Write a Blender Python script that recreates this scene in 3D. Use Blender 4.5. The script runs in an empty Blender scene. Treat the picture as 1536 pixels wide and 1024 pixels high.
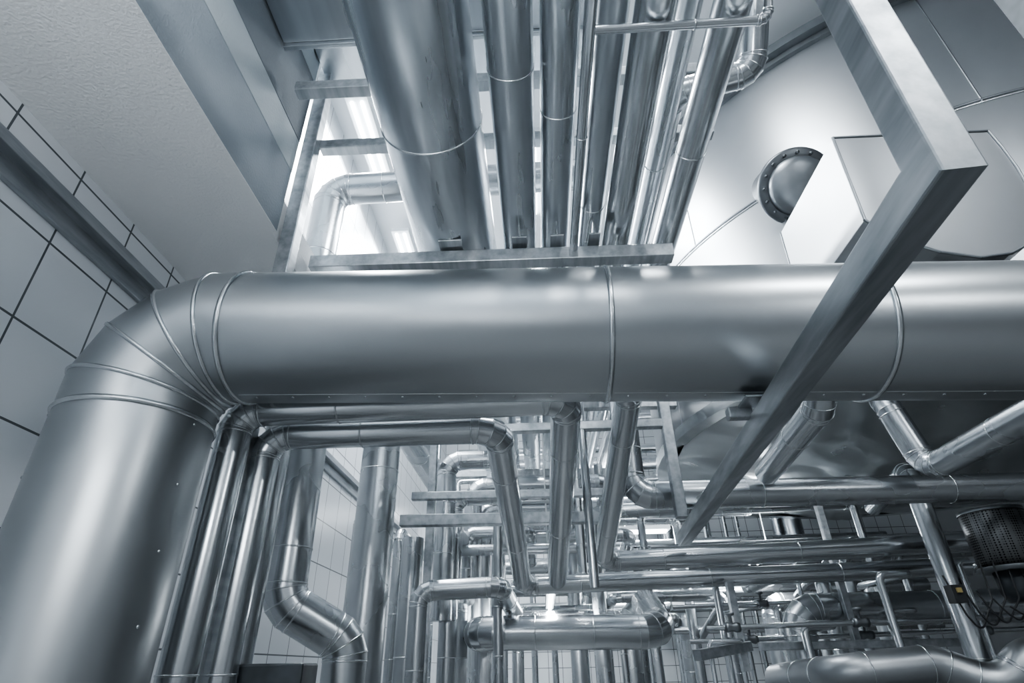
import bpy, math, random
from mathutils import Matrix, Vector, noise
random.seed(7)
V=Vector
scene=bpy.context.scene
try:scene.view_settings.look='AgX - Medium High Contrast'
except Exception:pass
# ------------------------------------------------------------ camera
cam=bpy.data.cameras.new('camera');co=bpy.data.objects.new('camera',cam);scene.collection.objects.link(co);scene.camera=co
cam.sensor_width=36; cam.lens=36*850/1536
R=Matrix.Rotation(math.radians(2.2),3,'Z')@Matrix.Rotation(math.radians(120),3,'X')@Matrix.Rotation(math.radians(-1.2),3,'Z')
co.matrix_world=Matrix.Translation((0,0,1.6))@R.to_4x4()
cam.clip_start=.05
# ------------------------------------------------------------ materials
def newmat(n):
    m=bpy.data.materials.new(n);m.use_nodes=True
    nt=m.node_tree;b=nt.nodes['Principled BSDF'];return m,nt,b
def coords(nt,scale=(1,1,1)):
    g=nt.nodes.new('ShaderNodeNewGeometry');mp=nt.nodes.new('ShaderNodeMapping');mp.inputs['Scale'].default_value=scale
    nt.links.new(g.outputs['Position'],mp.inputs['Vector']);return mp.outputs[0]
def ramp(nt,src,stops):
    r=nt.nodes.new('ShaderNodeValToRGB');cr=r.color_ramp
    while len(cr.elements)<len(stops):cr.elements.new(.5)
    for e,(p,c) in zip(cr.elements,stops):
        e.position=p;e.color=(c,c,c,1) if not isinstance(c,tuple) else (*c,1)
    nt.links.new(src,r.inputs[0]);return r.outputs[0]
def noisetex(nt,vec,scale,detail=3,rough=.5):
    n=nt.nodes.new('ShaderNodeTexNoise');n.inputs['Scale'].default_value=scale;n.inputs['Detail'].default_value=detail;n.inputs['Roughness'].default_value=rough
    nt.links.new(vec,n.inputs['Vector']);return n.outputs['Fac']
def bump(nt,b,src,strength,dist=.01):
    k=nt.nodes.new('ShaderNodeBump');k.inputs['Strength'].default_value=strength;k.inputs['Distance'].default_value=dist
    nt.links.new(src,k.inputs['Height']);nt.links.new(k.outputs[0],b.inputs['Normal'])
def metal(n,c0,c1,r0,r1,scale=3,stretch=(1,1,1),bs=.06,met=1.0,det=2):
    m,nt,b=newmat(n);v=coords(nt,stretch)
    a=noisetex(nt,v,scale,det,.55)
    nt.links.new(ramp(nt,a,[(.25,c0),(.75,c1)]),b.inputs['Base Color'])
    nt.links.new(ramp(nt,a,[(.25,r1),(.75,r0)]),b.inputs['Roughness'])
    b.inputs['Metallic'].default_value=met
    if bs:bump(nt,b,noisetex(nt,coords(nt),1.6,0),bs,.02)
    return m
M_MAIN=metal('satin_cladding',(.43,.45,.465),(.53,.55,.565),.29,.38,1.6,(.4,1,1),bs=.12,det=2)
M_ALU=metal('aluminium_cladding',(.47,.495,.515),(.58,.60,.62),.23,.32,2,bs=.2,det=3)
M_ALU2=metal('bright_cladding',(.56,.585,.605),(.68,.70,.72),.18,.26,3,bs=.2)
M_ALU3=metal('dull_cladding',(.45,.48,.51),(.65,.68,.705),.23,.36,7,(1,.12,1),bs=.2,det=3)
M_TANK=metal('tank_steel',(.38,.395,.41),(.44,.455,.47),.36,.42,1.2,bs=0,det=4)
M_FOIL=metal('crinkled_foil',(.52,.545,.56),(.62,.645,.66),.26,.34,2,bs=.2)
M_GALV=metal('galvanised_steel',(.29,.315,.335),(.57,.59,.61),.32,.48,18,(1,.12,1),bs=0,met=.9,det=4)
M_BEAD=metal('seam_bead',(.62,.645,.66),(.70,.72,.735),.2,.26,5,bs=0)
M_DARK=metal('dark_steel',(.04,.045,.05),(.09,.1,.11),.4,.5,8,bs=0,met=.6)
M_MAN=metal('manhole_steel',(.22,.235,.25),(.30,.315,.33),.36,.46,5,bs=0)
M_RIM=metal('flange_steel',(.13,.14,.15),(.18,.19,.20),.38,.46,5,bs=0)
def plaster(n,c0,c1,bs=.25,sc=220):
    m,nt,b=newmat(n);v=coords(nt)
    nt.links.new(ramp(nt,noisetex(nt,v,1.2,4),[(.3,c0),(.7,c1)]),b.inputs['Base Color'])
    b.inputs['Roughness'].default_value=.75
    bump(nt,b,noisetex(nt,v,sc,2),bs,.004);return m
M_PL=plaster('white_plaster',(.76,.77,.78),(.82,.83,.84),.8,70)
M_PLG=plaster('plaster_shade_mid',(.22,.25,.28),(.26,.29,.32),.8,70)
M_PLL=plaster('plaster_shade_light',(.34,.38,.41),(.39,.43,.45),.8,70)
M_PLD=plaster('plaster_shade_dark',(.12,.14,.16),(.15,.17,.19),.8,70)
M_CEIL=plaster('ceiling_paint',(.68,.70,.72),(.74,.76,.78),.1)
M_WALLG=plaster('grey_wall',(.21,.22,.23),(.27,.28,.29),.2)
M_FLOOR=plaster('concrete_floor',(.12,.126,.13),(.18,.186,.19),.2,60)
def tiles(n,axes,w,h,ow,oh,c=(.66,.69,.715)):
    m,nt,b=newmat(n);g=nt.nodes.new('ShaderNodeNewGeometry');s=nt.nodes.new('ShaderNodeSeparateXYZ');cb=nt.nodes.new('ShaderNodeCombineXYZ')
    nt.links.new(g.outputs['Position'],s.inputs[0])
    for k,(a,o) in enumerate(zip(axes,(ow,oh))):
        ad=nt.nodes.new('ShaderNodeMath');ad.operation='ADD';ad.inputs[1].default_value=o
        nt.links.new(s.outputs[a],ad.inputs[0]);nt.links.new(ad.outputs[0],cb.inputs[k])
    t=nt.nodes.new('ShaderNodeTexBrick');t.offset=0;t.squash=1
    t.inputs['Scale'].default_value=1;t.inputs['Brick Width'].default_value=w;t.inputs['Row Height'].default_value=h
    t.inputs['Mortar Size'].default_value=.006;t.inputs['Mortar Smooth'].default_value=.1
    t.inputs['Color1'].default_value=(*c,1);t.inputs['Color2'].default_value=(c[0]*.94,c[1]*.94,c[2]*.95,1);t.inputs['Mortar'].default_value=(.08,.09,.10,1)
    nt.links.new(cb.outputs[0],t.inputs['Vector']);nt.links.new(t.outputs['Color'],b.inputs['Base Color'])
    b.inputs['Roughness'].default_value=.28
    bump(nt,b,t.outputs['Fac'],-.4,.004);return m
M_TILEL=tiles('wall_tiles_left',(1,2),.41,.42,20.5-2.02,20-2.98+.98,(.64,.665,.69))
M_TILEB=tiles('wall_tiles_back',(0,2),.3,.3,20,20,(.66,.69,.71))
def emis(n,c,s):
    m,nt,b=newmat(n);b.inputs['Base Color'].default_value=(*c,1);b.inputs['Emission Color'].default_value=(*c,1);b.inputs['Emission Strength'].default_value=s;return m
M_TUBE=emis('fluorescent_tube',(.92,.97,1),14)
try:M_TUBE.cycles.emission_sampling='NONE'
except Exception:pass
M_WHITE=newmat('white_enamel')[0];M_WHITE.node_tree.nodes['Principled BSDF'].inputs['Base Color'].default_value=(.75,.78,.8,1)
def plain(n,c,r=.5,met=0):
    m,nt,b=newmat(n);v=coords(nt);nt.links.new(ramp(nt,noisetex(nt,v,12),[(.3,tuple(x*.85 for x in c)),(.7,c)]),b.inputs['Base Color']);b.inputs['Roughness'].default_value=r;b.inputs['Metallic'].default_value=met;return m
M_BLACK=plain('black_rubber',(.02,.022,.025),.5)
M_YEL=plain('yellow_plastic',(.35,.28,.12),.4)
def meshmat():
    m,nt,b=newmat('perforated_metal');tc=nt.nodes.new('ShaderNodeTexCoord');v=nt.nodes.new('ShaderNodeTexVoronoi');v.inputs['Scale'].default_value=60;v.inputs['Randomness'].default_value=.1
    nt.links.new(tc.outputs['Object'],v.inputs['Vector'])
    nt.links.new(ramp(nt,v.outputs['Distance'],[(.25,(.004,.004,.005)),(.45,(.20,.205,.21))]),b.inputs['Base Color']);b.inputs['Metallic'].default_value=.8;b.inputs['Roughness'].default_value=.38;return m
M_MESH=meshmat()
# ------------------------------------------------------------ mesh builder
class MB:
    def __init__(s):s.v=[];s.f=[];s.m=[];s.sm=[]
    def add(s,vs,fs,mi=0,smooth=True):
        o=len(s.v);s.v+=[tuple(x) for x in vs]
        for f in fs:s.f.append([i+o for i in f]);s.m.append(mi);s.sm.append(smooth)
    def obj(s,name,mats,bevel=0,parent=None):
        me=bpy.data.meshes.new(name);me.from_pydata(s.v,[],s.f)
        for m in mats:me.materials.append(m)
        for p,mi,sm in zip(me.polygons,s.m,s.sm):p.material_index=mi;p.use_smooth=sm
        me.update()
        ob=bpy.data.objects.new(name,me);scene.collection.objects.link(ob)
        if bevel:
            b=ob.modifiers.new('bevel','BEVEL');b.width=bevel;b.segments=2;b.limit_method='ANGLE';b.angle_limit=.7
        if parent:ob.parent=parent
        return ob
    def box(s,c,sz,rot=None,mi=0):
        c=V(c);h=V(sz)/2;vs=[]
        for x in(-1,1):
            for y in(-1,1):
                for z in(-1,1):
                    p=V((x*h.x,y*h.y,z*h.z))
                    if rot:p=rot@p
                    vs.append(c+p)
        s.add(vs,[(0,1,3,2),(4,6,7,5),(0,4,5,1),(2,3,7,6),(0,2,6,4),(1,5,7,3)],mi,False)
    def bead(s,ring,b,mi=1,c=None):
        n=len(ring);c=sum(ring,V())/n;nm=(ring[0]-c).cross(ring[n//4]-c).normalized();vs=[];K=6
        for p in ring:
            o=(p-c).normalized()
            for k in range(K):
                a=2*math.pi*k/K;vs.append(p+o*(b*math.cos(a))+nm*(b*1.3*math.sin(a)))
        fs=[]
        for i in range(n):
            j=(i+1)%n
            for k in range(K):
                l=(k+1)%K;fs.append((i*K+k,j*K+k,j*K+l,i*K+l))
        s.add(vs,fs,mi)
    def tube(s,pts,r,bend=None,n=8,gore=False,seg=40,seams=(),bead=.006,ends=False,mi=0,bmi=1,flat=False,up=None,caps=True,ebead=True):
        """pts: centre-line corners; bend: elbow radius"""
        pts=[V(p) for p in pts];bend=bend if bend is not None else r*1.5
        P=[pts[0]];joint=[];sr=[]
        dirs=[(pts[i+1]-pts[i]).normalized() for i in range(len(pts)-1)]
        for i in range(1,len(pts)-1):
            d1,d2=dirs[i-1],dirs[i];th=d1.angle(d2)
            if th<.03 or flat:
                P.append(pts[i]);joint.append(len(P)-1);continue
            Rb=bend;L=Rb*math.tan(th/2)
            T1=pts[i]-d1*L;T2=pts[i]+d2*L
            nrm=d1.cross(d2).normalized();inward=nrm.cross(d1).normalized();C=T1+inward*Rb
            nn=max(2,round(n*th/(math.pi/2)))
            if ebead:sr+= [(T1,d1),(T2,d2)]
            for k in range(nn):
                a=(k+.5)*th/nn;q=Matrix.Rotation(a,3,nrm)
                P.append(C+q@(-inward)*(Rb/math.cos(th/2/nn)));joint.append(len(P)-1)
        P.append(pts[-1])
        D=[(P[i+1]-P[i]).normalized() for i in range(len(P)-1)]
        d=D[0]
        u=V(up) if up else (V((0,0,1)) if abs(d.z)<.9 else V((1,0,0)))
        N=(u-d*u.dot(d)).normalized()
        if seg==4:N=Matrix.Rotation(math.pi/4,3,d)@N
        rings=[]
        for k in range(len(P)):
            dp=D[max(0,k-1)];dn=D[min(k,len(D)-1)]
            m=(dp+dn).normalized();B=dp.cross(N)
            rg=[]
            for j in range(seg):
                a=2*math.pi*j/seg;o=N*(r*math.cos(a))+B*(r*math.sin(a));o=o-dp*(o.dot(m)/dp.dot(m));rg.append(P[k]+o)
            rings.append(rg)
            if 0<k<len(P)-1:
                ax=dp.cross(dn)
                if ax.length>1e-6:N=Matrix.Rotation(dp.angle(dn),3,ax.normalized())@N
        sm=seg>7
        if gore or seg==4:
            for k in range(len(P)-1):
                s.add(rings[k]+rings[k+1],[(j,(j+1)%seg,seg+(j+1)%seg,seg+j) for j in range(seg)],mi,sm)
        else:
            s.add(sum(rings,[]),[(k*seg+j,k*seg+(j+1)%seg,(k+1)*seg+(j+1)%seg,(k+1)*seg+j) for k in range(len(P)-1) for j in range(seg)],mi,sm)
        if caps:
            s.add(rings[0],[list(range(seg))[::-1]],mi,False);s.add(rings[-1],[list(range(seg))],mi,False)
        if gore and bead:
            for k in joint:s.bead(rings[k],bead*.8,bmi)
        def circ(c,d):
            u=V((0,0,1)) if abs(d.z)<.9 else V((1,0,0));a=(u-d*u.dot(d)).normalized();b=d.cross(a)
            return [c+a*(r*math.cos(2*math.pi*j/seg))+b*(r*math.sin(2*math.pi*j/seg)) for j in range(seg)]
        if bead:
            for c,d in sr:s.bead(circ(c,d),bead,bmi)
            for si,t in seams:   # segment index, distance from that corner
                d=dirs[si];s.bead(circ(pts[si]+d*t,d),bead,bmi)
        return rings
    def lathe(s,prof,c,axis=(0,0,1),seg=64,mi=0,smooth=True):
        ax=V(axis).normalized();u=V((1,0,0)) if abs(ax.x)<.9 else V((0,0,1));a=(u-ax*u.dot(ax)).normalized();b=ax.cross(a);c=V(c);vs=[]
        for (r,h) in prof:
            for j in range(seg):
                t=2*math.pi*j/seg;vs.append(c+ax*h+a*(r*math.cos(t))+b*(r*math.sin(t)))
        s.add(vs,[(k*seg+j,k*seg+(j+1)%seg,(k+1)*seg+(j+1)%seg,(k+1)*seg+j) for k in range(len(prof)-1) for j in range(seg)],mi,smooth)
def pipe(name,pts,r,mat=M_ALU,every=1.1,start=.5,**k):
    mb=MB();P=[V(p) for p in pts];seams=k.pop('seams',None)
    if seams is None:
        seams=[]
        for i in range(len(P)-1):
            L=(P[i+1]-P[i]).length;t=start
            while t<L-.25:seams.append((i,t));t+=every
    k.setdefault('bead',.004);k.setdefault('gore',True);k.setdefault('n',4)
    mb.tube(pts,r,seams=seams,**k)
    return mb,name,[mat,M_BEAD]
def P_(*a,**k):
    mb,n,m=pipe(*a,**k);return mb.obj(n,m)
def beam(name,pts,w=.1,mat=M_GALV,up=None,plates=()):
    mb=MB();mb.tube(pts,w/math.sqrt(2),seg=4,flat=True,bead=0,up=up)
    for c,sz in plates:mb.box(c,sz)
    return mb.obj(name,[mat],bevel=.006)
def slab(name,c,sz,mat,bevel=0):
    mb=MB();mb.box(c,sz);return mb.obj(name,[mat],bevel)
# ------------------------------------------------------------ room
slab('floor',(3.3,5,-.1),(12,19,.2),M_FLOOR)
slab('ceiling',(3.3,5,7.7),(12,19,.2),M_CEIL)
slab('wall_left',(-2.4,5,3.8),(.2,19,7.6),M_TILEL)
slab('wall_right',(9.1,5,3.8),(.2,19,7.6),M_WALLG)
slab('wall_back',(3.3,14.1,3.8),(12,.2,7.6),M_TILEB)
slab('wall_front',(3.3,-4.1,3.8),(12,.2,7.6),M_WALLG)
# plastered downstand, shadow stripes of the side face put into its colours
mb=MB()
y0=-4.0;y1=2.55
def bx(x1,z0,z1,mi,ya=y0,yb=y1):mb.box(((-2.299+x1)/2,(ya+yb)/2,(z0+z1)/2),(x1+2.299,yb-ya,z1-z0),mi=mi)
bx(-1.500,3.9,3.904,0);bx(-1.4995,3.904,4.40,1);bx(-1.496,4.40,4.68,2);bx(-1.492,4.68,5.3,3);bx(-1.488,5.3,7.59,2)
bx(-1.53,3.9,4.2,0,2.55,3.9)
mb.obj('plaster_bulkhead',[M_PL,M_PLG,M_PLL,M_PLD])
# wall rail
mb=MB();mb.box((-2.255,5,3.62),(.09,17.6,.06));mb.box((-2.285,5,3.56),(.03,17.6,.12));mb.obj('wall_rail',[M_GALV],.004)
# ------------------------------------------------------------ big main pipe
def zm(x):return 2.90-.035*x
mb=MB();r=.3
pts=[(-1.70,2.2,-.0),(-1.70,2.2,zm(-1.7)),(8.9,2.2,zm(8.9))]
def along(x):return (1,x+1.70)
mb.tube(pts,r,bend=.36,n=4,gore=True,seg=96,bead=.010,ebead=False,seams=[along(-1.285),along(.33),along(1.43),along(3.4),along(5.5),(0,1.0),(0,2.53)])
for x in [i*.16-1.2 for i in range(33)]:
    c=V((x,2.2,zm(x)))+V((0,math.sin(.0),-math.cos(.0)))*.3
    mb.lathe([(.006,0),(.005,.003),(0.0005,.004)],c,(0,0,-1),8,1)
for a,b in ((-1.27,.32),(.34,1.42),(1.44,3.39)):      # longitudinal lap joints
    A=V((a,2.2,zm(a)))+V((0,-math.sin(.08),-math.cos(.08)))*.2995;B=V((b,2.2,zm(b)))+V((0,-math.sin(.08),-math.cos(.08)))*.2995
    mb.tube([A,B],.003,seg=8,bead=0)
for z in [i*.25+.5 for i in range(9)]:
    for a in (-2.35,-.2):
        d=V((math.cos(a),math.sin(a),0));mb.lathe([(.007,0),(.005,.003),(0.0005,.004)],V((-1.70,2.2,z))+d*.3,d,8,0)
mb.obj('insulated_main_pipe',[M_MAIN,M_BEAD])
# ------------------------------------------------------------ risers on the left feeding the sloping lines
P_('insulated_pipe',[(-1.46,2.55,0),(-1.46,2.55,2.735),(.165,2.58,2.75),(.145,5.28,2.25)],.078,M_ALU2,bend=.12)
P_('insulated_pipe',[(-1.385,2.74,0),(-1.385,2.74,2.676),(-.19,2.74,2.67),(-.15,5.3,2.22),(3.62,5.3,2.28)],.075,M_ALU2,bend=.13)
P_('insulated_pipe',[(-1.44,2.97,0),(-1.44,2.97,3.0),(.56,2.97,3.0),(.52,5.0,2.35),(3.62,5.0,2.43)],.078,M_ALU2,bend=.13)
P_('insulated_pipe',[(-1.40,3.25,3.8),(-1.38,3.25,1.93),(-1.06,3.42,1.74),(-1.05,3.42,0)],.115,M_ALU,bend=.15)
P_('insulated_pipe',[(-1.31,4.6,0),(-1.31,4.6,3.75),(-1.31,7.5,3.75)],.155,M_ALU,bend=.22,seams=[(0,1.2),(0,3.05),(1,1.5)])
P_('insulated_pipe',[(-1.18,5.5,0),(-1.18,5.5,2.68)],.1,M_ALU,start=.6)
P_('insulated_pipe',[(-1.8,3.8,4.22),(-1.8,3.8,5.5),(.5,3.8,5.55)],.14,M_ALU,bend=.2)
# ------------------------------------------------------------ overhead run of pipes toward the back
Y0,Y1=-2.5,10
def over(x,z,r,m,ye=Y1,st=.6,ev=2.0,down=None,**k):
    pts=[(x,Y0,z),(x,ye,z)]
    if down is not None:pts.append((x,ye,down))
    P_('overhead_pipe',pts,r,m,start=st,every=ev,**k)
over(-.535,4.42,.298,M_ALU3,ye=8.2,st=4.72,ev=3,down=3.2,bend=.4,bead=.006,seg=64)
over(-.05,4.33,.122,M_ALU3,st=4.35)
over(.205,4.33,.100,M_ALU3,st=4.62)
over(.455,4.33,.080,M_ALU3,st=5.4)
over(.640,4.25,.098,M_ALU2,st=6.1)
over(.86,4.46,.062,M_ALU3,st=5.2)
over(.995,4.25,.088,M_ALU2,st=4.9)
over(.315,4.06,.028,M_ALU2,ye=3.6,down=2.0)
P_('overhead_pipe',[(.95,7.5,4.66),(.93,2.30,4.64),(1.39,2.20,4.66),(1.39,1.92,4.98),(1.05,1.2,5.2)],.078,M_ALU2,bend=.12)
P_('small_bore_pipe',[(.30,1.55,4.12),(1.13,1.55,4.12),(1.14,1.45,4.3),(1.08,1.3,5.2)],.021,M_ALU2,bend=.05)
# pipe shoes under the overhead run
mb=MB()
for x,w,z in((-.52,.16,4.115),(-.05,.1,4.2),(.205,.09,4.22),(.455,.08,4.24)):
    mb.box((x,3.02,4.115),(w,.14,.012));mb.box((x,3.0,4.13+(z-4.115)/2),(.012,.12,z-4.10+.02))
mb.obj('pipe_shoe_set',[M_GALV],.002)
# unseen pipes behind the viewpoint, added to give reflection bands on the metal
for y,z,rr in((-1.0,4.95,.09),(-2.1,4.0,.13),(-2.9,2.9,.1)):
    P_('insulated_pipe',[(-1.2 if z>3.8 else -2.1,y,z),(7.5,y,z)],rr,M_ALU2,every=1.6)
# ------------------------------------------------------------ steel support frame
beam('support_beam',[(-1.50,3.08,4.055),(.98,3.08,4.02)],.1)
beam('support_column',[(-1.465,2.66,0.0),(-1.465,2.66,7.6)],.09)
beam('support_beam',[(-1.42,2.72,4.81),(1.3,2.72,4.77)],.08)
beam('support_beam',[(-1.42,2.26,4.81),(1.3,2.26,4.77)],.08)
beam('support_beam',[(-1.5,5.6,4.05),(1.5,5.6,4.0)],.1)
beam('support_beam',[(-1.5,8.0,4.05),(1.5,8.0,4.0)],.1)
beam('support_beam',[(-1.14,4.78,2.68),(.62,4.78,2.66)],.09)
beam('support_beam',[(-1.14,5.15,2.98),(.95,5.15,2.96)],.07)
beam('support_beam',[(-.6,3.6,3.0),(.85,3.6,3.0)],.06)
beam('support_column',[(.955,3.9,2.45),(.955,3.9,4.5)],.075)
beam('support_column',[(-.99,5.3,0),(-.99,5.3,4.0)],.07)
beam('support_column',[(2.52,1.72,2.2),(2.52,1.72,7.4)],.12,M_DARK)
# frame with mitred corner
beam('frame_beam',[(.845,.855,4.9),(.84,.855,2.455),(1.17,4.85,2.48)],.092,up=(1,0,0),
     plates=[((.93,2.2,2.54),(.14,.12,.012)),((.87,2.28,2.52),(.1,.05,.05))])
# ------------------------------------------------------------ tank
mb=MB();TC=V((4.9,6.4,0));TR=3.42
mb.lathe([(TR,3.7),(TR,7.1)],TC,seg=160)
mb.lathe([(TR,6.98),(TR+.05,6.98),(TR+.05,7.05),(TR+.13,7.05),(TR+.13,7.16),(TR-.02,7.16),(TR-.5,7.3),(0.01,7.4)],TC,seg=160,mi=4,smooth=False)
def tc(z,rr=TR):return [TC+V((rr*math.cos(2*math.pi*j/160),rr*math.sin(2*math.pi*j/160),z)) for j in range(160)]
mb.bead(tc(5.5),.010,1);mb.bead(tc(5.53),.010,4)
for a,z0,z1 in((206,5.5,7.0),(226,3.7,5.5),(250,5.5,7.0),(192,3.7,5.5)):
    a=math.radians(a);c=TC+V((math.cos(a)*TR,math.sin(a)*TR,0));mb.tube([c+V((0,0,z0)),c+V((0,0,z1))],.007,seg=8,bead=0,mi=4)
# skirt lip + crinkled insulated cone
mb.lathe([(TR+.03,3.78),(TR+.03,3.66),(TR-.12,3.66)],TC,seg=160,mi=1,smooth=False)
prof=[(TR-.1-(TR-.15)*k/14,3.68-.5*k/14) for k in range(15)];o=len(mb.v);mb.lathe(prof,TC,seg=160,mi=3)
for i in range(o,len(mb.v)):
    p=V(mb.v[i]);q=noise.noise(p*1.8)*.12+noise.noise(p*4)*.045;mb.v[i]=(p.x,p.y,p.z+q)
mb.obj('storage_tank',[M_TANK,M_BEAD,M_DARK,M_FOIL,M_MAN])
# angled manhole nozzle on the tank shell: neck, flange ring, dished cover, handle
d=V((2.54-4.9,4.01-6.4,0)).normalized();ax=V((-.06,-.78,-.60)).normalized();c=TC+d*TR+V((0,0,5.42))
mb=MB();mb.lathe([(.27,-.45),(.27,.03),(.335,.03),(.35,.045),(.35,.075),(.335,.09),(.255,.09)],c,ax,64,1);mb.lathe([(.268,.08),(.266,.13),(.248,.155),(.20,.185),(.13,.207),(.06,.217),(.001,.219)],c,ax,64,0)
for k in range(16):
    a=k*math.pi/8;s1=ax.cross(V((0,0,1))).normalized();s2=ax.cross(s1);mb.lathe([(.014,0),(.014,.025),(.001,.025)],c+ax*.088+s1*(.302*math.cos(a))+s2*(.302*math.sin(a)),ax,6,1)
dn=(V((0,0,-1))-ax*V((0,0,-1)).dot(ax)).normalized()
mb.tube([c+ax*.11+dn*.2,c+ax*.24+dn*.27,c+ax*.24+dn*.42],.016,seg=10,bead=0,mi=1,bend=.03)
mb.obj('tank_manhole',[M_MAN,M_RIM])
# insulated valve box
prof=[(1.95,4.46),(1.93,3.78),(2.08,3.62),(2.25,3.53),(2.45,3.48),(2.62,3.50),(2.74,3.56),(2.83,3.66),(2.89,3.80),(2.92,3.95),(2.93,4.12),(2.92,4.3),(2.90,4.45)]
mb=MB();n=len(prof)
mb.add([(x,2.55,z) for x,z in prof]+[(x,3.45,z) for x,z in prof],[(i,(i+1)%n,n+(i+1)%n,n+i) for i in range(n)]+[list(range(n))[::-1],list(range(n,2*n))],0,False)
for (x,z),(x2,z2) in zip(prof,prof[1:]+prof[:1]):
    mb.tube([(x,2.55,z),(x2,2.55,z2)],.010,seg=8,bead=0,mi=1)
    mb.tube([(x,3.45,z),(x2,3.45,z2)],.008,seg=8,bead=0,mi=1)
mb.lathe([(.16,0),(.17,-.06),(.10,-.1),(.1,-.2)],(2.42,2.85,3.52),seg=32,mi=2)
mb.tube([(2.45,3.4,4.05),(2.75,3.85,4.05)],.22,seg=32,bead=0)
mb.obj('insulated_valve_box',[M_TANK,M_MAN,M_BLACK],.01)
# ------------------------------------------------------------ right hand pipes below
P_('insulated_pipe',[(.69,4.1,3.9),(.69,4.12,2.66),(8.9,4.12,2.60)],.098,M_ALU,bend=.15,start=.9,every=1.3)
P_('insulated_pipe',[(1.50,2.80,3.6),(1.52,2.80,2.78),(1.62,4.0,2.76)],.08,M_ALU2,bend=.13)
P_('insulated_pipe',[(2.72,2.72,2.76),(2.62,3.84,2.70),(2.50,3.84,3.2),(2.8,4.4,3.5)],.085,M_ALU,bend=.13)
P_('insulated_pipe',[(2.22,5.62,0),(2.22,5.62,2.0),(5.5,5.62,2.0)],.135,M_ALU,bend=.2,start=1.2)
P_('insulated_pipe',[(1.95,5.6,1.48),(1.98,4.55,1.53),(2.62,4.5,1.58),(2.95,4.4,1.42),(3.1,4.35,1.60),(5.5,4.5,1.86)],.115,M_TANK,bend=.22,n=10,gore=False)
P_('insulated_pipe',[(3.03,4.68,0),(3.03,4.68,2.95),(3.4,6.0,2.95)],.075,M_ALU2,bend=.12)
P_('insulated_pipe',[(-.62,7.6,1.92),(-.62,6.05,1.90),(1.12,6.05,1.88),(1.14,6.9,2.2)],.15,M_ALU2,bend=.22,start=.55,every=.55)
P_('insulated_pipe',[(-1.05,5.3,0),(-1.05,5.3,2.2),(-.35,5.32,2.22),(-.28,6.4,2.1)],.085,M_ALU,bend=.13)
# filter housing
mb=MB();mb.lathe([(.001,.21),(.19,.21),(.2,.2),(.2,-.18),(.001,-.18)],(3.40,4.52,2.34),seg=48);mb.lathe([(.001,-.18),(.13,-.18),(.13,-.34),(.10,-.4),(.001,-.4)],(3.40,4.52,2.34),seg=32,mi=1)
mb.lathe([(.215,-.17),(.215,-.2),(.12,-.2)],(3.40,4.52,2.34),seg=48,mi=2);mb.lathe([(.205,.205),(.205,.23),(.001,.24)],(3.40,4.52,2.34),seg=48,mi=2)
mb.obj('perforated_filter_housing',[M_MESH,M_DARK,M_MAN])
# ------------------------------------------------------------ background tangle
mb=MB()
def T(pts,r,**k):
    k.setdefault('seg',20);k.setdefault('n',4);k.setdefault('gore',True);k.setdefault('bead',.003);mb.tube(pts,r,**k)
for i in range(20):
    x=random.uniform(-1.0,4.8);y=random.uniform(6.5,10.5);rr=random.choice([.04,.05,.07,.09,.12]);z1=random.uniform(2.0,3.6)
    dx=random.choice([-1,1])*random.uniform(.5,1.8)
    if x<.3:dx=abs(dx)
    if abs(x-.1)<.35:x+=.8
    T([(x,y,0),(x,y,z1),(x+dx,y,z1),(x+dx,y+1.2,z1+random.choice([0,.3,-.3]))],rr,bend=rr*1.6,seams=[(0,z1-.4),(0,z1-.9)])
for i in range(8):
    y=6.4+i*.62;z=2.25+.17*((i*5)%8)+.12;rr=[.05,.08,.06,.1,.045,.09][i%6]
    T([(.45+.2*(i%3),y,0 if i%2 else 4.0),(.45+.2*(i%3),y,z),(5.8,y,z+.05)],rr,bend=rr*1.6,seams=[(1,.8),(1,1.9),(1,3)])
for x,y,rr in((-.9,6.0,.09),(-.86,6.35,.11),(-1.5,6.3,.06),(-1.3,7.0,.05),(-.40,5.75,.045),(.9,9.,.06),(-1.75,5.6,.05)):
    T([(x,y,0),(x,y,2.9 if rr<.1 else 2.3),(x,y+1.5,2.9 if rr<.1 else 2.3)],rr,seams=[(0,1.7),(0,2.1)])
for i in range(24):
    x=-1.9+i*.34+random.uniform(-.08,.08);y=random.uniform(10.8,13.2);rr=random.choice([.04,.06,.08,.12,.16]);z1=random.uniform(2.6,6.2)
    T([(x,y,0),(x,y,z1),(x+(1 if x<-.7 else random.choice([-1,1]))*.9,y,z1)],rr,bend=rr*1.6,seams=[(0,1.5),(0,2.3),(0,3.1)])
for i in range(11):
    y=10.6+.2*(i%5);z=2.1+.38*i;rr=[.06,.1,.05,.14,.08][i%5]
    T([(-1.6+.3*(i%3),y,z),(6.5,y,z)],rr,seams=[(0,1),(0,2.2),(0,3.4),(0,4.6)])
for x0,x1,y,z,rr in((-.95,-.35,5.9,3.55,.10),(-.9,.3,6.3,3.25,.08),(-.85,-.1,6.9,3.0,.07),(-.8,.9,7.1,3.6,.11),(-1.0,.5,6.6,2.75,.06),(-.6,1.2,7.8,3.1,.09)):
    T([(x0,y,2.0),(x0,y,z),(x1,y,z),(x1,y+.9,z-.2)],rr,bend=rr*1.6,seams=[(0,.6),(0,1.1),(1,.4)])
mb.obj('background_pipe_bundle',[M_ALU,M_BEAD])
mb=MB()
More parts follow.
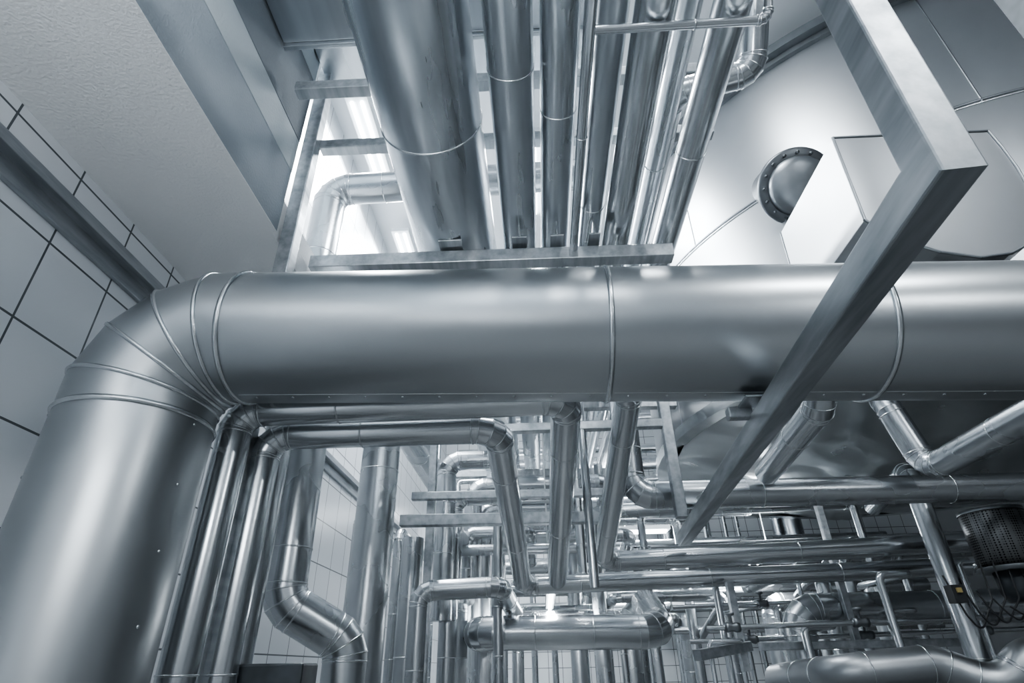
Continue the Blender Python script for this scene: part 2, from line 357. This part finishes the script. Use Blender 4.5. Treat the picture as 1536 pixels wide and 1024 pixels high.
for i in range(16):
    x=1.25+.31*i*.9;y=4.9+((i*7)%5)*.28;rr=[.018,.03,.022,.035][i%4]
    z=1.75+((i*5)%7)*.11
    mb.tube([(x,y,.0),(x,y,z),(x+.25,y,z),(x+.25,y+.8,z)],rr,seg=12,bend=rr*2,gore=False,n=6,bead=0)
LN=((1.85,5.1),(2.1,6.25),(2.6,6.3),(2.8,7.0),(1.78,5.75))
for z,y in LN:
    mb.tube([(1.3,y,z),(5,y-.1,z+.05)],.02,seg=12,bead=0)
mb.obj('small_bore_pipe_bundle',[M_ALU2,M_BEAD])
mb=MB()
for i in range(9):
    z,y=LN[(0,4,1)[i%3]];x=1.5+.33*i;t=(x-1.3)/3.7;y-=.1*t;z+=.05*t
    mb.lathe([(.001,-.06),(.034,-.06),(.038,-.03),(.028,0),(.038,.03),(.034,.06),(.001,.06)],(x,y,z),(1,0,0),16,0)
    mb.lathe([(.011,0),(.011,.08),(.035,.09),(.035,.105),(.001,.105)],(x,y,z),(0,0,1),12,0)
mb.obj('valve_set',[M_MAN])
mb=MB()
for k in range(7):
    x=2.75+.09*k;pts=[V((x,4.3,2.1-.05*k)),V((x+.05,4.28,1.85)),V((x+.12,4.3,1.75+.02*k)),V((x+.3,4.35,1.95)),V((x+.35,4.4,2.2))]
    mb.tube(pts,.006,seg=8,bend=.05,gore=False,n=6,bead=0)
mb.box((2.78,4.28,1.98),(.08,.08,.11));mb.box((2.78,4.235,2.0),(.03,.02,.03),mi=1)
mb.obj('actuator_with_cables',[M_BLACK,M_YEL])
for a,b,w in(((1.55,5.12,2.19),(1.55,5.12,1.55),.06),((1.75,5.3,1.72),(3.4,5.3,1.72),.06),((1.1,4.7,1.66),(1.6,5.1,1.72),.07),((2.6,5.45,2.9),(2.6,5.45,1.5),.06)):
    beam('support_bracket',[a,b],w)
slab('cable_box',(-1.2,2.9,1.58),(.3,.2,.12),M_DARK,.01)
# ducts up above
mb=MB();mb.box((-.5,1.2,5.25),(1.95,1.75,.45));mb.box((-.5,2.09,5.25),(1.95,.03,.52),mi=0);mb.box((-.5,2.5,5.65),(1.95,.55,.3),mi=0)
mb.obj('ventilation_duct',[M_ALU3],.006)
# ------------------------------------------------------------ fluorescent fixtures
KP=.94
def area(loc,size,power,rot=(0,0,0),col=(.915,.966,1)):
    l=bpy.data.lights.new('fixture_glow','AREA');l.shape='RECTANGLE';l.size,l.size_y=size;l.energy=power*KP;l.color=col
    o=bpy.data.objects.new('fixture_glow',l);scene.collection.objects.link(o);o.location=loc;o.rotation_euler=rot;return o
def fixture(c,L,axis='Y',power=60,twin=True,up=0,w=.26):
    mb=MB();c=V(c);s_=V((1,0,0)) if axis=='Y' else V((0,1,0));a=V((0,1,0)) if axis=='Y' else V((1,0,0))
    mb.box(c+V((0,0,.05)),(w,L,.06) if axis=='Y' else (L,w,.06))
    for k in((-.06,.06) if twin else (0,)):
        mb.tube([c+a*(-L/2+.05)+s_*k,c+a*(L/2-.05)+s_*k],.02,seg=12,bead=0,mi=1)
    mb.tube([c+V((0,0,.08)),V((c.x,c.y,7.59))],.008,seg=8,bead=0)
    ob=mb.obj('fluorescent_fixture',[M_WHITE,M_TUBE])
    sz=(w*.9,L) if axis=='Y' else (L,w*.9)
    l=area(c+V((0,0,-.05)),sz,power);l.parent=ob
    if up:
        l=area(c+V((0,0,.1)),sz,up,(math.pi,0,0));l.parent=ob  # added upward light, mainly to brighten the soffit
for c,L,ax_,p,u in(((-1.9,4.9,7.3),1.5,'Y',330,0),((-1.9,7.2,7.3),1.5,'Y',330,0),((1.3,2.2,7.35),1.5,'Y',130,0),((.2,5.5,7.3),1.5,'Y',160,0),
    ((.4,-1.4,5.6),1.5,'Y',220,0),((3.4,-.5,6.2),1.5,'X',130,0),((-.7,-1.5,3.0),1.5,'X',100,330),((1.5,10.2,3.6),1.5,'X',200,80),((4.6,-2.5,4.4),1.5,'X',120,40),((-.6,12,4.5),1.5,'X',160,50),((3.2,8.5,2.9),1.5,'Y',110,55)):  # low fixture behind the viewpoint is unseen, added to lift soffit and pipe highlights
    fixture(c,L,ax_,p,up=u)
fixture((.10,6.9,2.22),1.9,'Y',70,twin=False,w=.09)
w=bpy.data.worlds.new('world');scene.world=w;w.use_nodes=True;w.node_tree.nodes['Background'].inputs[0].default_value=(.2,.225,.25,1);w.node_tree.nodes['Background'].inputs[1].default_value=.3
